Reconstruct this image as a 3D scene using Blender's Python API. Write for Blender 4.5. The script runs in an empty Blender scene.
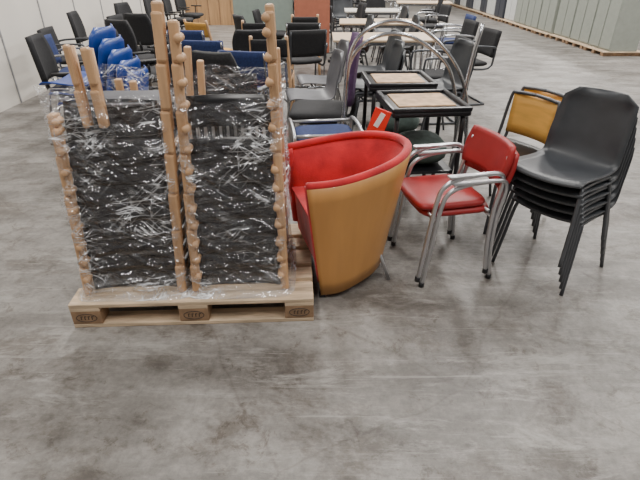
import bpy, bmesh, math, random
from mathutils import Vector, Matrix, noise
random.seed(11)
C=bpy.context.scene.collection
# ---------------------------------------------------------------- materials
def newmat(name):
    m=bpy.data.materials.new(name); m.use_nodes=True
    nt=m.node_tree; b=nt.nodes['Principled BSDF']; return m,nt,b
def mat(name,col,rough=.5,metal=0,var=.12,scale=12,bump=0.0,bscale=60,stretch=(1,1,1),sheen=0,coat=0):
    m,nt,b=newmat(name); N=nt.nodes; L=nt.links
    tc=N.new('ShaderNodeTexCoord'); mp=N.new('ShaderNodeMapping'); mp.inputs['Scale'].default_value=stretch
    L.new(tc.outputs['Object'],mp.inputs['Vector'])
    n=N.new('ShaderNodeTexNoise'); n.inputs['Scale'].default_value=scale; n.inputs['Detail'].default_value=5
    L.new(mp.outputs[0],n.inputs['Vector'])
    r=N.new('ShaderNodeValToRGB')
    r.color_ramp.elements[0].position=.3; r.color_ramp.elements[1].position=.7
    r.color_ramp.elements[0].color=[c*(1-var) for c in col]+[1]
    r.color_ramp.elements[1].color=[min(1,c*(1+var)) for c in col]+[1]
    L.new(n.outputs['Fac'],r.inputs['Fac']); L.new(r.outputs['Color'],b.inputs['Base Color'])
    b.inputs['Roughness'].default_value=rough; b.inputs['Metallic'].default_value=metal
    if sheen: b.inputs['Sheen Weight'].default_value=sheen
    if coat: b.inputs['Coat Weight'].default_value=coat
    if bump:
        n2=N.new('ShaderNodeTexNoise'); n2.inputs['Scale'].default_value=bscale; L.new(mp.outputs[0],n2.inputs['Vector'])
        bp=N.new('ShaderNodeBump'); bp.inputs['Strength'].default_value=bump; bp.inputs['Distance'].default_value=.01
        L.new(n2.outputs['Fac'],bp.inputs['Height']); L.new(bp.outputs[0],b.inputs['Normal'])
    return m
M={}
M['beech']=mat('beech_wood',(.54,.33,.18),.45,var=.2,scale=6,stretch=(4,4,.6))
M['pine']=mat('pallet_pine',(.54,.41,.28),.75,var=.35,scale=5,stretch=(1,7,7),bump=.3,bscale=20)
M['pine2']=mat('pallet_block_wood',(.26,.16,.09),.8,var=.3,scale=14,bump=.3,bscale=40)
M['ply']=mat('plywood_veneer',(.50,.245,.075),.42,var=.07,scale=2.5,stretch=(7,7,1.0),coat=.05)
M['ply2']=mat('yellow_plywood',(.85,.45,.10),.4,var=.12,scale=5,stretch=(1,1,6))
M['black']=mat('black_plastic',(.009,.009,.011),.3,var=.2)
M['blackfab']=mat('black_fabric',(.014,.014,.016),.85,var=.3,scale=60,bump=.2,bscale=200)
M['bluefab']=mat('blue_fabric',(.015,.03,.11),.85,var=.25,scale=60)
M['winefab']=mat('purple_fabric',(.07,.03,.09),.85,var=.25,scale=60)
M['greenfab']=mat('grey_green_fabric',(.07,.10,.09),.85,var=.25,scale=30)
M['grayshell']=mat('grey_plastic',(.11,.11,.12),.45,var=.1)
M['seam']=mat('panel_seam_grey',(.3,.3,.31),.6,var=.05)
M['darkshell']=mat('charcoal_plastic',(.037,.041,.047),.42,var=.15)
M['blueshell']=mat('blue_plastic',(.008,.05,.28),.35,var=.1)
M['redvelvet']=mat('red_velvet',(.50,.012,.018),.8,var=.28,scale=9,bump=.15,bscale=120,sheen=.2)
M['redvinyl']=mat('red_vinyl',(.32,.015,.016),.45,var=.15,scale=9)
M['silver']=mat('silver_tube',(.55,.55,.57),.3,metal=.9,var=.05)
M['chrome']=mat('chrome_tube',(.46,.47,.49),.25,metal=1,var=.05)
M['dkmetal']=mat('dark_grey_tube',(.09,.095,.105),.4,metal=.5,var=.1)
M['ltop']=mat('light_laminate',(.62,.47,.32),.45,var=.08)
M['wtop']=mat('white_laminate',(.66,.62,.55),.45,var=.05)
M['worn']=mat('worn_chipboard',(.60,.40,.24),.7,var=.3,scale=14)
M['locker']=mat('grey_locker',(.27,.29,.255),.5,var=.06)
M['lockerw']=mat('white_locker',(.55,.56,.55),.5,var=.05)
M['lockerd']=mat('dark_locker',(.04,.045,.06),.45,var=.1)
M['panelg']=mat('greygreen_panel',(.22,.27,.24),.7,var=.06)
M['panelr']=mat('brick_red_panel',(.36,.12,.07),.7,var=.1)
M['orange']=mat('orange_fabric',(.50,.26,.05),.8,var=.1)
M['sred']=mat('bright_red_plastic',(.75,.03,.02),.4,var=.05)
M['white']=mat('white_plastic',(.8,.8,.8),.4,var=.03)
M['pale']=mat('pale_card',(.5,.5,.5),.6,var=.1)
M['ink']=mat('burned_brand_ink',(.05,.035,.03),.9)

def floor_mat():
    m,nt,b=newmat('stained_concrete'); N=nt.nodes; L=nt.links
    tc=N.new('ShaderNodeTexCoord')
    def noi(scale,detail=6,stretch=(1,1,1),rot=0,dist=0,rough=.6,off=(0,0,0)):
        mp=N.new('ShaderNodeMapping'); mp.inputs['Scale'].default_value=stretch; mp.inputs['Rotation'].default_value=(0,0,rot); mp.inputs['Location'].default_value=off
        L.new(tc.outputs['Object'],mp.inputs['Vector'])
        n=N.new('ShaderNodeTexNoise'); n.inputs['Scale'].default_value=scale; n.inputs['Detail'].default_value=detail
        n.inputs['Distortion'].default_value=dist; n.inputs['Roughness'].default_value=rough
        L.new(mp.outputs[0],n.inputs['Vector']); return n.outputs['Fac']
    def ramp(f,a,b_,c0,c1):
        r=N.new('ShaderNodeValToRGB'); e=r.color_ramp.elements
        e[0].position=a; e[1].position=b_; e[0].color=(*c0,1); e[1].color=(*c1,1); L.new(f,r.inputs['Fac']); return r.outputs['Color']
    def mix(f,a,b_,mode='MIX'):
        x=N.new('ShaderNodeMix'); x.data_type='RGBA'; x.blend_type=mode
        if isinstance(f,float): x.inputs['Factor'].default_value=f
        else: L.new(f,x.inputs['Factor'])
        L.new(a,x.inputs['A']); L.new(b_,x.inputs['B']); return x.outputs['Result']
    base=ramp(noi(1.6,10,(.7,2.0,1),.06,.2,.66),.40,.60,(.150,.138,.126),(.262,.247,.229))  # random concrete tone, with soft lamp reflections painted in as lighter bands
    fine=ramp(noi(30,8,rough=.75),.3,.7,(.66,.66,.66),(1.2,1.2,1.2))
    c=mix(1.0,base,fine,'MULTIPLY')
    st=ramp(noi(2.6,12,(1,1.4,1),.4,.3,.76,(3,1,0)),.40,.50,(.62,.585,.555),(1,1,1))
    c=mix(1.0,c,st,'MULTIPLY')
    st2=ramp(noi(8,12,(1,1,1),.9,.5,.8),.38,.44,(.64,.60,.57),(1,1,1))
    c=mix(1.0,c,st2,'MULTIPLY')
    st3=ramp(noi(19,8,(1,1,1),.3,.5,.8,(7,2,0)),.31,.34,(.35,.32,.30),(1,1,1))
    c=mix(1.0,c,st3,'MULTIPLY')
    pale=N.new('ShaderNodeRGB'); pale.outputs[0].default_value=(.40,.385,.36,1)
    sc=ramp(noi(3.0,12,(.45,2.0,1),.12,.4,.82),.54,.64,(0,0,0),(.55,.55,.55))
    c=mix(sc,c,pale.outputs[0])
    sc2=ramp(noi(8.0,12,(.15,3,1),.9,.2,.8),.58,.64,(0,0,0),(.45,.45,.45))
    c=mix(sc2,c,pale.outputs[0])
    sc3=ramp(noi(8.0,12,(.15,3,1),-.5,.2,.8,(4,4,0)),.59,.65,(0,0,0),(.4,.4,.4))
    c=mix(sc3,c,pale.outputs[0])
    mp=N.new('ShaderNodeMapping'); L.new(tc.outputs['Object'],mp.inputs['Vector']); mp.inputs['Location'].default_value=(.8,.4,0)
    n=N.new('ShaderNodeTexNoise'); n.inputs['Scale'].default_value=1.8; n.inputs['Detail'].default_value=6; L.new(mp.outputs[0],n.inputs['Vector'])
    va=N.new('ShaderNodeVectorMath'); va.operation='MULTIPLY_ADD'; va.inputs[1].default_value=(.2,.2,0)
    L.new(n.outputs['Color'],va.inputs[0]); L.new(mp.outputs[0],va.inputs[2])
    vo=N.new('ShaderNodeTexVoronoi'); vo.feature='DISTANCE_TO_EDGE'; vo.inputs['Scale'].default_value=.55; L.new(va.outputs[0],vo.inputs['Vector'])
    cr=ramp(vo.outputs['Distance'],.0,.0018,(.82,.80,.79),(1,1,1))
    c=mix(1.0,c,cr,'MULTIPLY')
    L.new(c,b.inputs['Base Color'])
    rr=N.new('ShaderNodeMapRange'); rr.inputs['To Min'].default_value=.32; rr.inputs['To Max'].default_value=.62
    L.new(noi(2.2,8,(.6,2,1)),rr.inputs['Value']); L.new(rr.outputs[0],b.inputs['Roughness'])
    bp=N.new('ShaderNodeBump'); bp.inputs['Strength'].default_value=.14; bp.inputs['Distance'].default_value=.01
    L.new(noi(14,8),bp.inputs['Height']); L.new(bp.outputs[0],b.inputs['Normal'])
    return m
def wrap_mat():
    m,nt,b=newmat('stretch_wrap_film'); N=nt.nodes; L=nt.links
    b.inputs['Base Color'].default_value=(.88,.9,.93,1); b.inputs['Roughness'].default_value=.15
    tc=N.new('ShaderNodeTexCoord')
    def math2(op,a,c):
        x=N.new('ShaderNodeMath'); x.operation=op
        for k,v in enumerate((a,c)):
            if isinstance(v,(int,float)): x.inputs[k].default_value=v
            else: L.new(v,x.inputs[k])
        return x.outputs[0]
    def glint_streak(scale,st,rot,w,amp,off):  # white streaks paint lamp glints into the film; same noise feeds the bump
        mp=N.new('ShaderNodeMapping'); mp.inputs['Scale'].default_value=st
        mr_=N.new('ShaderNodeMapping'); mr_.inputs['Rotation'].default_value=(0,rot,0); mr_.inputs['Location'].default_value=off
        L.new(tc.outputs['Object'],mr_.inputs['Vector']); L.new(mr_.outputs[0],mp.inputs['Vector'])
        n=N.new('ShaderNodeTexNoise'); n.inputs['Scale'].default_value=scale; n.inputs['Detail'].default_value=2.5; n.inputs['Distortion'].default_value=.15
        L.new(mp.outputs[0],n.inputs['Vector'])
        a=math2('ABSOLUTE',math2('SUBTRACT',n.outputs['Fac'],.5),0)
        r=N.new('ShaderNodeMapRange'); r.inputs['From Min'].default_value=0; r.inputs['From Max'].default_value=w
        r.inputs['To Min'].default_value=amp; r.inputs['To Max'].default_value=0; L.new(a,r.inputs['Value'])
        return r.outputs[0],n.outputs['Fac']
    r1,n1=glint_streak(4,(.6,1,7),.12,.020,.85,(0,0,0))
    r2,n2=glint_streak(4,(.4,1,6),-.6,.016,.8,(3,1,2))
    r3,n3=glint_streak(4,(.4,1,6),.75,.014,.7,(5,2,7))
    r4,n4=glint_streak(3,(.4,1,5),1.35,.012,.5,(1,2,3))
    r=math2('MAXIMUM',math2('MAXIMUM',r1,r2),math2('MAXIMUM',r3,r4))
    nb=N.new('ShaderNodeTexNoise'); nb.inputs['Scale'].default_value=5; nb.inputs['Detail'].default_value=5; L.new(tc.outputs['Object'],nb.inputs['Vector'])
    mr=N.new('ShaderNodeMapRange'); mr.inputs['From Min'].default_value=.44; mr.inputs['From Max'].default_value=.62; mr.inputs['To Min'].default_value=.04; mr.inputs['To Max'].default_value=1
    L.new(nb.outputs['Fac'],mr.inputs['Value'])
    # film is bunched and whiter near the pallet deck
    sx=N.new('ShaderNodeSeparateXYZ'); L.new(tc.outputs['Object'],sx.inputs[0])
    bz=N.new('ShaderNodeMapRange'); bz.inputs['From Min'].default_value=.15; bz.inputs['From Max'].default_value=.28; bz.inputs['To Min'].default_value=.40; bz.inputs['To Max'].default_value=0
    L.new(sx.outputs['Z'],bz.inputs['Value'])
    low=math2('MULTIPLY',bz.outputs[0],nb.outputs['Fac'])
    fac=math2('ADD',math2('ADD',math2('MULTIPLY',r,mr.outputs[0]),low),.010)
    bp=N.new('ShaderNodeBump'); bp.inputs['Strength'].default_value=1; bp.inputs['Distance'].default_value=.06; L.new(math2('ADD',n1,n2),bp.inputs['Height']); L.new(bp.outputs[0],b.inputs['Normal'])
    tr=N.new('ShaderNodeBsdfTransparent'); gl=N.new('ShaderNodeBsdfGlossy'); gl.inputs['Roughness'].default_value=.09; gl.inputs['Color'].default_value=(.9,.9,.95,1)
    L.new(bp.outputs[0],gl.inputs['Normal'])
    m1=N.new('ShaderNodeMixShader'); m1.inputs[0].default_value=.09; L.new(tr.outputs[0],m1.inputs[1]); L.new(gl.outputs[0],m1.inputs[2])
    m2=N.new('ShaderNodeMixShader'); L.new(fac,m2.inputs[0]); L.new(m1.outputs[0],m2.inputs[1]); L.new(b.outputs[0],m2.inputs[2])
    L.new(m2.outputs[0],N['Material Output'].inputs['Surface'])
    return m
M['floor']=floor_mat(); M['wrap']=wrap_mat()
M['wallw']=mat('white_wall_panel',(.70,.66,.60),.6,var=.04,scale=2)
M['wallb']=mat('beige_back_wall',(.46,.43,.38),.7,var=.06,scale=1)
M['wallwood']=mat('wood_panel_wall',(.42,.25,.12),.6,var=.2,scale=3,stretch=(6,6,.5))

# ---------------------------------------------------------------- builder
def cr(pts,res=5):
    P=[Vector(p) for p in pts]
    if len(P)<3 or res<2: return P
    Q=[P[0]*2-P[1]]+P+[P[-1]*2-P[-2]]; out=[]
    for i in range(1,len(Q)-2):
        a,b,c,d=Q[i-1:i+3]
        for k in range(res):
            t=k/res
            out.append(.5*((2*b)+(c-a)*t+(2*a-5*b+4*c-d)*t*t+(3*b-a-3*c+d)*t**3))
    out.append(P[-1]); return out
class B:
    def __init__(s): s.v=[];s.f=[];s.m=[];s.s=[];s.mats=[];s.M=Matrix()
    def add(s,vs,fs,mt,smooth=True):
        o=len(s.v); s.v+=[s.M@Vector(v) for v in vs]
        if mt not in s.mats: s.mats.append(mt)
        k=s.mats.index(mt)
        for f in fs: s.f.append([i+o for i in f]); s.m.append(k); s.s.append(smooth)
    def box(s,c,sz,mt,bev=.004,R=None,seg=2):
        bm=bmesh.new(); bmesh.ops.create_cube(bm,size=1)
        for v in bm.verts: v.co=Vector((v.co.x*sz[0],v.co.y*sz[1],v.co.z*sz[2]))
        bev=min(bev,min(sz)*.45)
        if bev>0: bmesh.ops.bevel(bm,geom=list(bm.edges),offset=bev,segments=seg,affect='EDGES',profile=.5)
        bm.verts.index_update(); c=Vector(c)
        vs=[(R@v.co if R else v.co)+c for v in bm.verts]; fs=[[v.index for v in f.verts] for f in bm.faces]
        bm.free(); s.add(vs,fs,mt,False)
    def tube(s,pts,r,mt,res=5,n=8):
        P=cr(pts,res); vs=[];fs=[]
        T=(P[1]-P[0]).normalized(); up=Vector((0,0,1)) if abs(T.z)<.9 else Vector((1,0,0)); X=T.cross(up).normalized()
        for i,p in enumerate(P):
            t=(P[min(i+1,len(P)-1)]-P[max(i-1,0)]).normalized()
            X=(X-t*X.dot(t)).normalized(); Y=t.cross(X)
            for k in range(n):
                a=2*math.pi*k/n; vs.append(p+X*math.cos(a)*r+Y*math.sin(a)*r)
        for i in range(len(P)-1):
            for k in range(n):
                k2=(k+1)%n; fs.append([i*n+k,i*n+k2,(i+1)*n+k2,(i+1)*n+k])
        fs.append(list(range(n))[::-1]); fs.append([(len(P)-1)*n+k for k in range(n)])
        s.add(vs,fs,mt)
    def grid(s,P,nu,nv,mt,th=.01):
        g=[[Vector(P(i/nu,j/nv)) for j in range(nv+1)] for i in range(nu+1)]
        vs=[];W=nv+1
        nr=[]
        for i in range(nu+1):
            for j in range(nv+1):
                du=g[min(i+1,nu)][j]-g[max(i-1,0)][j]; dv=g[i][min(j+1,nv)]-g[i][max(j-1,0)]
                n=du.cross(dv); n=n.normalized() if n.length>1e-9 else Vector((0,0,1)); nr.append(n)
                vs.append(g[i][j])
        N=len(vs); idx=lambda i,j:i*W+j
        fs=[[idx(i,j),idx(i+1,j),idx(i+1,j+1),idx(i,j+1)] for i in range(nu) for j in range(nv)]
        if th:
            vs=vs+[vs[k]-nr[k]*th for k in range(N)]
            fs+=[[f[3]+N,f[2]+N,f[1]+N,f[0]+N] for f in fs]
            for i in range(nu):
                fs.append([idx(i+1,0),idx(i,0),idx(i,0)+N,idx(i+1,0)+N]); fs.append([idx(i,nv),idx(i+1,nv),idx(i+1,nv)+N,idx(i,nv)+N])
            for j in range(nv):
                fs.append([idx(0,j),idx(0,j+1),idx(0,j+1)+N,idx(0,j)+N]); fs.append([idx(nu,j+1),idx(nu,j),idx(nu,j)+N,idx(nu,j+1)+N])
        s.add(vs,fs,mt)
    def pad(s,c,sz,mt,e=.35,R=None,bend=0,n=20,m=10):
        vs=[];fs=[]; sg=lambda x,p:math.copysign(abs(x)**p,x); c=Vector(c)
        for i in range(m+1):
            ph=-math.pi/2+math.pi*i/m
            for k in range(n):
                th=2*math.pi*k/n
                x=sg(math.cos(ph),e*1.6)*sg(math.cos(th),e); y=sg(math.cos(ph),e*1.6)*sg(math.sin(th),e); z=sg(math.sin(ph),.8)
                p=Vector((x*sz[0]/2,y*sz[1]/2,z*sz[2]/2)); p.z+=bend*x*x
                vs.append((R@p if R else p)+c)
        for i in range(m):
            for k in range(n):
                k2=(k+1)%n; fs.append([i*n+k,i*n+k2,(i+1)*n+k2,(i+1)*n+k])
        s.add(vs,fs,mt)
    def cyl(s,a,b,r,mt,n=12): s.tube([a,b],r,mt,1,n)
    def mesh(s,name):
        me=bpy.data.meshes.new(name); me.from_pydata([tuple(v) for v in s.v],[],s.f)
        for k in s.mats: me.materials.append(M[k])
        me.polygons.foreach_set('material_index',s.m); me.polygons.foreach_set('use_smooth',s.s); me.update(); return me
    def obj(s,name,loc=(0,0,0),rz=0):
        return place(s.mesh(name),name,loc,rz)
def place(me,name,loc,rz=0):
    o=bpy.data.objects.new(name,me); o.location=loc; o.rotation_euler=(0,0,math.radians(rz)); C.objects.link(o); return o
RX=lambda d:Matrix.Rotation(math.radians(d),3,'X')
RY=lambda d:Matrix.Rotation(math.radians(d),3,'Y')
RZ=lambda d:Matrix.Rotation(math.radians(d),3,'Z')

# ---------------------------------------------------------------- room
def plainbox(name,c,sz,mt):
    b=B(); b.box((0,0,0),sz,mt,0); return b.obj(name,c)
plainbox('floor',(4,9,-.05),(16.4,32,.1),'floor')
b=B(); b.box((0,0,1.75),(.1,32,3.5),'wallw',0)
for i in range(31): b.box((.055,-15+i,1.75),(.012,.02,3.5),'seam',.002)
b.obj('wall_left',(-3.75,9,0))
b=B(); b.box((0,0,1.6),(1.9,.1,3.2),'wallwood',0)
for i in range(7): b.box((-.93+i*.31,-.055,1.6),(.02,.02,3.2),'pine2',.002)
b.obj('wall_wood_partition',(-2.75,14.6,0))
plainbox('wall_back',(4,25.05,2),(16.4,.1,4),'wallb')
plainbox('wall_right',(12.15,9,2),(.1,32,4),'wallw')

# ---------------------------------------------------------------- pallet
PY,PR=1.815,2.6
b=B(); b.M=Matrix.Diagonal((.945,.945,.93,1))
yb=[(.0725,.145),(.2375,.10),(.40,.145),(.5625,.10),(.7275,.145)]
for y,w in yb: b.box((-.6,y,.133),(1.2,w,.022),'pine',.003)
for x in (-1.1275,-.6,-.0725): b.box((x,.4,.111),(.145,.8,.022),'pine',.003)
for x in (-1.1275,-.6,-.0725):
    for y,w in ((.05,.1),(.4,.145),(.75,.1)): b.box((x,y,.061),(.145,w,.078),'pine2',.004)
for y,w in ((.05,.1),(.4,.145),(.75,.1)): b.box((-.6,y,.011),(1.2,w,.022),'pine',.003)
for x in (-1.1275,-.6,-.0725):
    b.tube([(x+.05*math.cos(a),-.0005,.061+.024*math.sin(a)) for a in [k*math.pi/8 for k in range(17)]],.0018,'ink',2,5)
    for k in range(4):
        b.box((x-.026+k*.0175,-.0005,.061),(.004,.002,.022),'ink',0); b.box((x-.021+k*.0175,-.0005,.07),(.008,.002,.004),'ink',0)
b.obj('wooden_pallet',(-.03,PY,0),PR)

# ---------------------------------------------------------------- wrapped stacks of wooden chairs on the pallet
def wrapped(name,x0,x1,slots,posts,seed,lean0,lean1):
    b=B(); n=8; pitch=.088; z0=.15
    def X(u,z):
        f=(z-.15)/1.2
        a=x0+.035+lean0*f; c=x1-.035+lean1*f
        return a+(c-a)*u
    bul=lambda u:.03*(1-(2*u-1)**2)
    for k in range(n):
        z=z0+k*pitch
        b.grid(lambda u,v,z=z:(X(u,z),.125+bul(u)-.007*(1-v)**1.5,z+.001+v*.118),10,4,'black',.008)
        b.grid(lambda u,v,z=z:(X(u,z),.16+v*.40,z+.05-.02*math.sin(v*3.1)*(1-(2*u-1)**2)),6,6,'black',.008)
        b.grid(lambda u,v,z=z:(X(u,z),.565+.02*v,z+.05+v*.11),6,3,'black',.008)
        for u in (0,1): b.box((X(u,z),.35,z+.03),(.018,.38,.03),'beech',.006)
    zt=z0+n*pitch
    if slots:
        b.grid(lambda u,v:(X(u,zt),.135+bul(u)+.02*v,zt+.075+v*.125),10,4,'black',.012)
        b.grid(lambda u,v:(X(u,zt),.135+bul(u),zt-.09+v*.05),10,3,'black',.012)
        for i in range(11):
            u=(i+.5)/11
            b.box((X(u,zt),.142+bul(u),zt+.018),(.019,.01,.13),'black',.004)
        b.box((X(.5,zt),.23,zt+.01),((X(1,zt)-X(0,zt))*.9,.006,.16),'white',.002)
    else:
        b.grid(lambda u,v:(X(u,zt),.13+bul(u)+.05*v*v,zt-.06+v*.24),12,6,'black',.012)
        b.grid(lambda u,v:(X(u,zt),.185+v*.25,zt+.17-.05*math.sin(v*3)),8,6,'grayshell',.012)  # grey sheet paints the sheen on the black seat top
    for (x,zb,ztop,lean,kn,w) in posts:
        fx=lambda z:x+lean*(z-.15)/1.2
        tilt=math.degrees(math.atan(lean/1.2))-2
        z=zb;i=0
        while z<ztop-.05:
            L=min(.15,ztop-z); xx=fx(z+L/2)
            b.box((xx,.085+.010*(i%2),z+L/2),(w,.034,L+.02 if z>zb else L-.004),'beech',.009,RY(tilt))
            if kn:
                y0=.085+.010*(i%2); kz=z+L*.6; kx=fx(kz)+kn*w*.45
                b.tube([(kx,y0+.02,kz),(kx,y0-.022,kz)],.0155,'beech',1,12)
                b.pad((kx,y0-.024,kz),(.034,.022,.034),'beech',e=1,n=12,m=6)
            z+=.088;i+=1
        b.tube([(fx(zb),.125,zb),(fx(ztop),.125,ztop)],.012,'beech',1,8)
        b.box((fx((zb+ztop)/2),.53,(zb+ztop)/2-.1),(.03,.036,ztop-zb-.2),'beech',.006,RY(math.degrees(math.atan(lean/1.2))))
    Y0,Y1=.045,.60; r=.06; nz=60; vs=[];fs=[]; ns=0
    for j in range(nz+1):
        z=.15+(.93*j/nz); A=X(0,z)-.045; D=X(1,z)+.05; outl=[]
        for (cx,cy,a0) in ((D-r,Y0+r,-90),(D-r,Y1-r,0),(A+r,Y1-r,90),(A+r,Y0+r,180)):
            for k in range(5):
                a=math.radians(a0+k*22.5); outl.append(Vector((cx+r*math.cos(a),cy+r*math.sin(a))))
        outl.append(outl[0].copy()); seg=[]
        for i in range(len(outl)-1):
            m_=28 if i%5==4 else 1
            for k in range(m_): seg.append(outl[i].lerp(outl[i+1],k/m_))
        ns=len(seg); c=Vector(((A+D)/2,.33))
        for p in seg:
            q=Vector((p.x*4+z*3,p.y*5,z*13-p.x*5+seed)); d=noise.noise(q)*.016+noise.noise(Vector((p.x*9-z*8,p.y*9,z*16+p.x*7+seed)))*.012
            d+=.010*(1-abs(noise.noise(Vector((p.x*6+z*9,p.y*6,z*12-p.x*9+seed*2))))*4)
            o=(p-c).normalized()*d; zz=z+noise.noise(Vector((p.x*6,p.y*6,seed)))*.05*(j/nz)
            if j==0: zz=.1505; o=(p-c).normalized()*.03
            vs.append((p.x+o.x,p.y+o.y,zz))
    for j in range(nz):
        for i in range(ns):
            i2=(i+1)%ns; fs.append([j*ns+i,j*ns+i2,(j+1)*ns+i2,(j+1)*ns+i])
    b.add(vs,fs,'wrap')
    return b.obj(name,(-.03,PY,-.0155),PR)
wrapped('wrapped_chair_stack',-.575,-.125,True,[(-.56,.152,1.33,.07,1,.036),(-.135,.152,1.38,-.01,-1,.034)],3.1,.07,-.01)
wrapped('wrapped_chair_stack',-1.085,-.605,False,[(-.628,.152,1.39,.085,0,.040),(-1.07,.152,1.0,.09,1,.03),(-.885,.95,1.25,.0,0,.024),(-.82,.95,1.24,.0,0,.034)],8.4,.09,.03)

# ---------------------------------------------------------------- tub armchair
b=B()
rim=cr([(-.06,1.975,.63),(.08,1.955,.655),(.24,1.99,.69),(.38,2.09,.72),(.45,2.27,.73),(.40,2.45,.72),(.25,2.56,.70),(.05,2.58,.67),(-.175,2.54,.635)],6)
base=cr([(0.005,1.995,.02),(.10,2.005,.03),(.20,2.06,.05),(.29,2.15,.06),(.34,2.27,.06),(.32,2.38,.06),(.22,2.46,.07),(.04,2.49,.12),(-.125,2.475,.165)],6)
nn=len(rim)-1
cen=Vector((.1,2.27,0))
def ins(p,d):
    o=Vector((cen.x-p.x,cen.y-p.y,0))
    if p.x<.1: o=Vector((0,cen.y-p.y,0))
    o.normalize(); return p+o*d
def at(L,u):
    x=u*nn; i=min(int(x),nn-1); return L[i].lerp(L[i+1],x-i)
def wallz(u,z):
    p,q=at(base,u),at(rim,u); return p.lerp(q,(z-p.z)/(q.z-p.z))
b.grid(lambda u,v:at(base,u).lerp(at(rim,u),v)-Vector((0,0,.012*v)),nn,8,'ply',.012)
def inn(u,v):
    p=at(rim,u).lerp(at(base,u),v*.68); return ins(p,.016+.05*math.sin(min(1,v*2.5)*1.57))
b.grid(inn,nn,8,'redvelvet',.008)
b.tube([ins(p,.020)+Vector((0,0,-.006)) for p in rim[::3]],.020,'redvelvet',3,12)
for e in (0,nn):
    pr,pb=rim[e],base[e]
    b.tube([ins(pr.lerp(pb,t),.036)+Vector((.012 if e==0 else 0,0,0)) for t in (.02,.2,.4,.62,.88)],.026,'redvelvet',3,10)
sv=[];
for z,d in ((.175,.035),(.40,.035),(.425,.05),(.43,.09)):
    sv+= [ins(wallz(u/nn,z),d) for u in range(0,nn+1)]
W=nn+1; fs=[]
for j in range(3):
    for i in range(W):
        i2=(i+1)%W; fs.append([j*W+i,j*W+i2,(j+1)*W+i2,(j+1)*W+i])
fs.append([3*W+i for i in range(W)]); fs.append([i for i in range(W)][::-1])
b.add(sv,fs,'redvelvet',False)
b.box((.012,2.015,.02),(.035,.035,.04),'black',.008)
for p,q in (((.30,2.2,.2),(.375,2.17,.0)),((.27,2.4,.2),(.33,2.46,0)),((.0,2.42,.2),(.0,2.43,0))):
    b.cyl(p,q,.010,'silver')
b.obj('tub_armchair')

# ---------------------------------------------------------------- red metal frame armchairs (stack of two)
def red_chair(b):
    for s in (-1,1):
        x=.255*s
        b.tube([(x,-.20,0),(x,-.17,.25),(x,-.14,.52),(x,-.10,.615),(x,0,.655),(x*1.0,.12,.665),(x*.98,.22,.66),(x*.93,.26,.60),(x*.93,.235,.42),(x*.97,.23,.2),(x,.25,0)],.0135,'silver',5,10)
        b.box((x,.02,.668),(.04,.22,.016),'silver',.006)
        b.cyl((x,-.15,.43),(0,-.15,.425),.009,'silver'); b.cyl((x*.95,.2,.43),(0,.2,.425),.009,'silver')
        b.tube([(x*.93,.235,.45),(x*.85,.27,.62),(x*.8,.285,.74)],.011,'silver',5,8)
        b.cyl((x,-.2,0),(x,-.199,.03),.017,'black'); b.cyl((x,.25,0),(x,.249,.03),.017,'black')
    b.pad((0,0,.46),(.45,.44,.07),'redvinyl',e=.35,bend=.008,n=28)
    b.grid(lambda u,v:((u*2-1)*.235*(1-.10*(2*v-1)**2),.23+.05*v+.045*(1-(2*u-1)**2),.58+.22*v),14,8,'redvinyl',.03)
b=B(); S=Matrix.Scale(.87,4); b.M=S; red_chair(b); b.M=S@Matrix.Translation((0,-.03,.045)); red_chair(b)
b.obj('red_stacking_armchair',(.665,2.355,0),-78)

# ---------------------------------------------------------------- chair templates
def shell_chair(n,mt,leg,dz=.07,dy=-.015,sc=1):
    b=B()
    prof=cr([(-.22,.425,0),(-.18,.445,0),(-.02,.43,0),(.13,.425,0),(.20,.47,0),(.235,.58,0),(.265,.70,0),(.285,.82,0)],3); NP=len(prof)-1
    prof=[Vector((q[0],q[1])) for q in prof]
    def P(u,v):
        x=v*NP;i=min(int(x),NP-1); p=prof[i].lerp(prof[i+1],x-i); w=.215*(1-.10*max(0,(v-.5)*2)**2)
        if v>.93: w*=1-.35*((v-.93)/.07)**2
        a=2*u-1; back=max(0,min(1,(v-.45)*4))
        return (a*w,p.x-back*.05*a*a,p.y+(1-back)*.025*a*a)
    for k in range(n):
        b.M=Matrix.Scale(sc,4)@Matrix.Translation((0,dy*k,dz*k))
        b.grid(P,10,18,mt,.008)
        for s in (-1,1):
            b.tube([(s*.23,-.24,0),(s*.215,-.20,.2),(s*.20,-.165,.39),(s*.19,-.12,.415),(s*.19,.1,.41),(s*.20,.15,.39),(s*.215,.2,.2),(s*.23,.25,0)],.011,leg,4,8)
        b.cyl((-.19,-.1,.415),(.19,-.1,.415),.009,leg); b.cyl((-.19,.1,.41),(.19,.1,.41),.009,leg)
    return b
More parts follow.
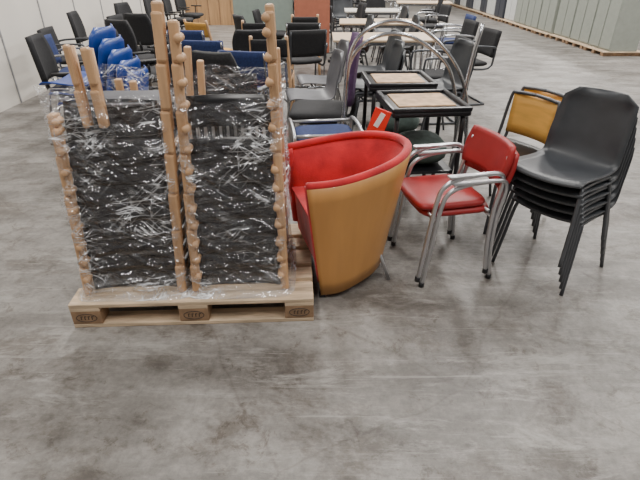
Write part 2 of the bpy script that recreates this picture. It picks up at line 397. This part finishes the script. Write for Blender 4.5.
def office(seat,arms=True,hb=.38,frame='black',cush=None):
    b=B()
    b.pad((0,0,.47),(.48,.46,.09),cush or seat,bend=.012)
    b.box((0,0,.415),(.3,.3,.03),frame,.01)
    b.cyl((0,0,.42),(0,0,.1),.025,frame)
    for i in range(5):
        a=math.radians(72*i+18); x,y=math.cos(a),math.sin(a)
        b.tube([(0,0,.12),(x*.15,y*.15,.105),(x*.28,y*.28,.075)],.018,frame,3,6)
        b.tube([(x*.29-y*.02,y*.29+x*.02,.027),(x*.29+y*.02,y*.29-x*.02,.027)],.027,'black',1,10)
    b.tube([(0,.12,.42),(0,.26,.44),(0,.28,.6)],.02,frame,3,6)
    b.grid(lambda u,v:((u*2-1)*.21*(1-.3*(v**3)-.15*(1-v)**3),.235+.05*v*v-.035*(2*u-1)**2+.0,.56+v*hb),10,8,seat,.05)
    if arms:
        for s in (-1,1):
            b.tube([(s*.2,.03,.44),(s*.27,.03,.46),(s*.28,.03,.63)],.014,frame,3,6)
            b.box((s*.28,.0,.645),(.06,.25,.025),'black',.01)
    return b
def visitor(seat,frame='chrome',arm=True):
    b=B()
    for s in (-1,1):
        x=s*.25
        b.tube([(x,.2,.012),(x,-.2,.012),(x,-.24,.06),(x,-.2,.45),(x,-.19,.62),(x,-.14,.67),(x,.2,.66),(x*.9,.25,.6),(x*.85,.24,.45)],.012,frame,5,8)
        b.tube([(x*.85,-.18,.43),(x*.85,.2,.42),(x*.85,.25,.6),(x*.85,.29,.82)],.012,frame,4,8)
        b.cyl((x,-.19,.43),(x*.85,-.18,.43),.011,frame)
    b.cyl((-.25,.2,.012),(.25,.2,.012),.012,frame)
    b.pad((0,0,.46),(.44,.43,.07),seat,bend=.01)
    b.grid(lambda u,v:((u*2-1)*.22,.23+.05*v-.02*(2*u-1)**2,.54+v*.29),8,6,seat,.035)
    return b
def table(top,w=1.2,d=.7,leg='chrome'):
    b=B(); b.box((0,0,.735),(w,d,.025),top,.006)
    for sx in (-1,1):
        for sy in (-1,1): b.cyl((sx*(w/2-.06),sy*(d/2-.06),0),(sx*(w/2-.06),sy*(d/2-.06),.725),.02,leg,10)
        b.box((sx*(w/2-.06),0,.70),(.03,d-.14,.04),leg,.004)
    for sy in (-1,1): b.box((0,sy*(d/2-.06),.70),(w-.14,.03,.04),leg,.004)
    return b
def wood_chair(seat):
    b=B()
    for s in (-1,1):
        b.tube([(s*.21,-.2,0),(s*.21,-.19,.44)],.018,'beech',1,8)
        b.tube([(s*.21,.24,0),(s*.2,.2,.42),(s*.19,.24,.65),(s*.18,.29,.86)],.018,'beech',4,8)
        b.cyl((s*.21,-.19,.40),(s*.2,.2,.40),.014,'beech')
    b.cyl((-.21,-.19,.40),(.21,-.19,.40),.014,'beech'); b.cyl((-.2,.2,.40),(.2,.2,.40),.014,'beech')
    b.pad((0,0,.45),(.44,.43,.06),seat)
    b.grid(lambda u,v:((u*2-1)*.18,.245+.04*v+.02*(1-(2*u-1)**2),.66+v*.17),8,4,seat,.02)
    return b
mesh={}
mesh['ob']=office('blackfab').mesh('office_chair_black'); mesh['oh']=office('blackfab',True,.52).mesh('office_chair_high')
mesh['ol']=office('blackfab',False,.28).mesh('office_chair_low'); mesh['ou']=office('bluefab',True,.32).mesh('office_chair_blue')
mesh['ow']=office('winefab',False,.48,cush='blackfab').mesh('office_chair_purple')
mesh['vb']=visitor('blackfab').mesh('visitor_black'); mesh['vu']=visitor('bluefab').mesh('visitor_blue'); mesh['vd']=visitor('blackfab','dkmetal').mesh('visitor_dark')
mesh['sg']=shell_chair(1,'grayshell','chrome').mesh('shell_grey'); mesh['sd']=shell_chair(2,'darkshell','dkmetal').mesh('shell_dark')
mesh['sb']=shell_chair(5,'blueshell','chrome',.072,-.05).mesh('shell_blue_stack')
mesh['tl']=table('ltop').mesh('table_light'); mesh['tw']=table('wtop',1.0,.7).mesh('table_white')
mesh['wc']=wood_chair('blackfab').mesh('wood_chair'); mesh['wo']=wood_chair('orange').mesh('wood_chair_orange')
NM=dict(ob='office_chair',oh='office_chair',ol='office_chair',ou='office_chair',ow='office_chair',vb='cantilever_visitor_chair',vu='cantilever_visitor_chair',vd='cantilever_visitor_chair',sg='plastic_shell_chair',sd='plastic_shell_chair',sb='blue_shell_chair_stack',tl='rectangular_table',tw='rectangular_table',wc='wooden_chair',wo='wooden_chair')
def put(k,x,y,rz): return place(mesh[k],NM[k],(x,y,0),rz)

shell_chair(5,'darkshell','dkmetal',.062,-.034,.90).obj('charcoal_shell_chair_stack',(1.30,2.32,0),-52)
b=B()
for k in range(2):
    b.M=Matrix.Scale(.96,4)@Matrix.Translation((0,.09*k-.03,.02*k))
    for s in (-1,1):
        b.tube([(s*.21,-.22,0),(s*.2,-.18,.42),(s*.2,-.1,.435),(s*.2,.14,.43),(s*.2,.2,.5),(s*.19,.25,.77),(s*.15,.257,.80),(0,.26,.81)],.011,'dkmetal',4,8)
        b.tube([(s*.2,.1,.43),(s*.21,.18,.3),(s*.22,.26,0)],.011,'dkmetal',4,8)
    b.pad((0,0,.45),(.40,.40,.03),'black')
    b.grid(lambda u,v:((u*2-1)*.175,.235+.02*v+.02*(1-(2*u-1)**2),.53+v*.27),8,4,'ply2',.012)
b.obj('plywood_back_chair_stack',(1.17,2.97,0),-62)

def tray():
    b=B(); b.box((0,0,.70),(.50,.50,.04),'black',.015)
    for a in (0,90,180,270):
        b.M=Matrix.Rotation(math.radians(a),4,'Z'); b.box((0,-.235,.725),(.50,.035,.03),'black',.01)
        b.tube([(.21,-.21,.70),(.215,-.215,.3),(.23,-.23,0)],.016,'black',3,8)
    b.M=Matrix(); b.box((0,.02,.723),(.37,.32,.012),'worn',.004)
    b.box((0,0,.30),(.40,.40,.02),'black',.006)
    b.pad((.02,0,.41),(.34,.34,.2),'greenfab',e=.6)
    return b
t=tray().mesh('tray_table')
place(t,'square_side_table',(.66,3.16,0),6); place(t,'square_side_table',(.60,3.84,0),3)
b=B()
for dy,sc in ((0,1),(.03,.93)):
    b.tube([(.10*sc,dy,0),(.12*sc,dy,.6),(.16,dy,1.0*sc),(.33,dy,1.15*sc),(.55,dy,1.15*sc),(.78,dy,1.0*sc),(.95*sc,dy,.76),(1.02*sc,dy,.45),(1.03*sc,dy,0)],.013,'chrome',6,10)
b.tube([(1.02,0,1.15),(.97,0,.8),(.93,0,0)],.013,'chrome',4,10)
b.cyl((.12,0,.5),(.12,.03,.5),.01,'chrome'); b.cyl((1.02,0,.5),(.95,.03,.5),.01,'chrome')
b.cyl((.93,0,.03),(1.03,0,.03),.01,'chrome')
b.obj('curved_tube_frame',(.06,3.47,0),0)
b=B(); b.cyl((0,0,.01),(0,0,.6),.008,'silver'); b.cyl((0,0,0),(0,0,.012),.09,'dkmetal',20)
b.box((0,0,.68),(.10,.012,.17),'sred',.004,RY(18)); b.box((.005,-.008,.70),(.03,.004,.09),'white',.001,RY(28))
b.obj('red_sign_stand',(.345,2.80,0),-10)
b=B()
for s in (-1,1):
    b.tube([(s*.22,-.2,0),(s*.22,-.2,.45),(s*.22,-.16,.56),(s*.22,.16,.56),(s*.22,.2,.45),(s*.22,.2,0)],.012,'silver',5,8)
b.tube([(-.22,-.17,.54),(0,-.175,.54),(.22,-.17,.54)],.012,'silver',2,8); b.tube([(-.22,.17,.54),(.22,.17,.54)],.012,'silver',1,8)
b.pad((0,0,.50),(.40,.34,.06),'bluefab')
b.obj('tubular_stool',(.03,3.17,0),8)

put('ow',-.01,3.85,-92); put('sg',-.08,4.5,-80); put('sg',.0,5.15,-80)
put('vd',-.62,3.2,10)
put('ob',-.70,3.98,160); put('vd',-1.22,4.68,190); put('vu',-.62,4.75,165)
put('sd',.48,4.6,-85); put('sd',.56,5.32,-80); put('sd',1.10,4.6,-75); put('vd',1.22,5.32,-85)
put('sb',-1.60,3.75,-95); put('ob',-2.3,4.7,100); put('ob',-1.85,5.35,120); put('wc',-.52,5.5,180); put('vu',-1.14,5.42,170)
put('tl',.75,6.15,0); put('vd',1.75,6.1,-80); put('vu',-2.65,5.5,100)
rows=[
 (6.25,[('vd',-3.0,90),('ob',-2.2,150),('vu',-1.5,170),('ol',-.85,190),('vd',-.2,-165)]),
 (7.05,[('ob',-3.0,90),('ob',-2.3,170),('wo',-1.45,160),('wc',-.8,-170),('vb',-.2,170),('sd',.45,-85),('sd',1.05,-85),('vb',1.75,-90)]),
 (7.85,[('vd',-2.8,90),('ob',-2.1,100),('tl',.9,0),('vu',1.95,-80),('ol',-.95,120),('wc',-.25,190)]),
 (8.65,[('ob',-3.0,80),('ob',.45,-90),('sd',1.15,-80),('ol',-.75,80)]),
 (9.9,[('ob',-2.9,80),('vd',.0,-170),('tw',.95,0),('vb',2.1,-90)]),
 (10.9,[('ob',-2.9,80),('vb',-.2,-160),('sd',.5,0),('ob',1.2,0),('ob',2.2,-90)]),
 (12.0,[('ob',-2.9,80),('ob',.3,-160),('ob',1.0,-100),('tl',2.3,0)]),
 (13.1,[('oh',.5,-160),('tw',1.5,0),('ob',2.8,-100)]),
 (14.4,[('oh',.3,-160),('ob',1.2,0),('tl',2.5,0)]),
 (16.0,[('oh',-.8,-160),('oh',.3,-160),('ob',1.2,0),('tl',2.7,0)]),
]
for y,L in rows:
    for k,x,r in L: put(k,x+random.uniform(-.03,.03),y+random.uniform(-.03,.03),r+random.uniform(-10,10))
def panel(name,x,y,w,h,mt):
    b=B(); b.box((0,0,h/2+.08),(w,.05,h),mt,.01); b.box((0,0,h+.09),(w+.02,.06,.03),'seam',.005)
    for s in (-1,1): b.box((s*(w/2-.08),0,.04),(.05,.45,.05),'dkmetal',.01); 
    b.obj(name,(x,y,0))
panel('partition_screen',-1.0,9.35,1.05,1.25,'panelg'); panel('partition_screen',-.14,9.3,.62,1.3,'panelr')

y=9.8; i=0
while y<22.5:
    w=.8; b=B(); mt=(['locker']*6+['lockerw','lockerd']*6)[i]
    b.box((.3,0,.07),(.75,w+.02,.022),'pine',.003)
    for sy in (-.33,0,.33): b.box((.3,sy,.03),(.75,.09,.06),'pine2',.003)
    b.box((.28,0,1.03),(.5,w-.02,1.9),mt,.01)
    for s in (-1,1):
        b.box((.02,s*w/4,1.03),(.02,w/2-.03,1.84),mt,.006); b.box((.005,s*.05,1.05),(.02,.015,.12),'chrome',.004)
    b.obj('storage_cabinet',(5.35+random.uniform(-.04,.04),y,0)); y+=.86; i+=1

# ---------------------------------------------------------------- lights, world, camera
w=bpy.data.worlds.new('world'); bpy.context.scene.world=w; w.use_nodes=True
w.node_tree.nodes['Background'].inputs[0].default_value=(1,.975,.94,1); w.node_tree.nodes['Background'].inputs[1].default_value=.26
def area(x,y,sx,sy,e,z=6,col=(1,.965,.92)):
    l=bpy.data.lights.new('ceiling_lamp','AREA'); l.shape='RECTANGLE'; l.size=sx; l.size_y=sy; l.energy=e; l.color=col
    o=bpy.data.objects.new('ceiling_lamp',l); o.location=(x,y,z); C.objects.link(o)
for x in (-1.5,3,7.5):
    for y in (0,7.5,15): area(x,y,.4,4,(215,400,560)[int(y/7.5)])
cam=bpy.data.cameras.new('camera'); cam.lens=27; cam.sensor_width=36
o=bpy.data.objects.new('camera',cam); o.location=(0,0,1.5); o.rotation_euler=(math.radians(60),0,0); C.objects.link(o)
bpy.context.scene.camera=o
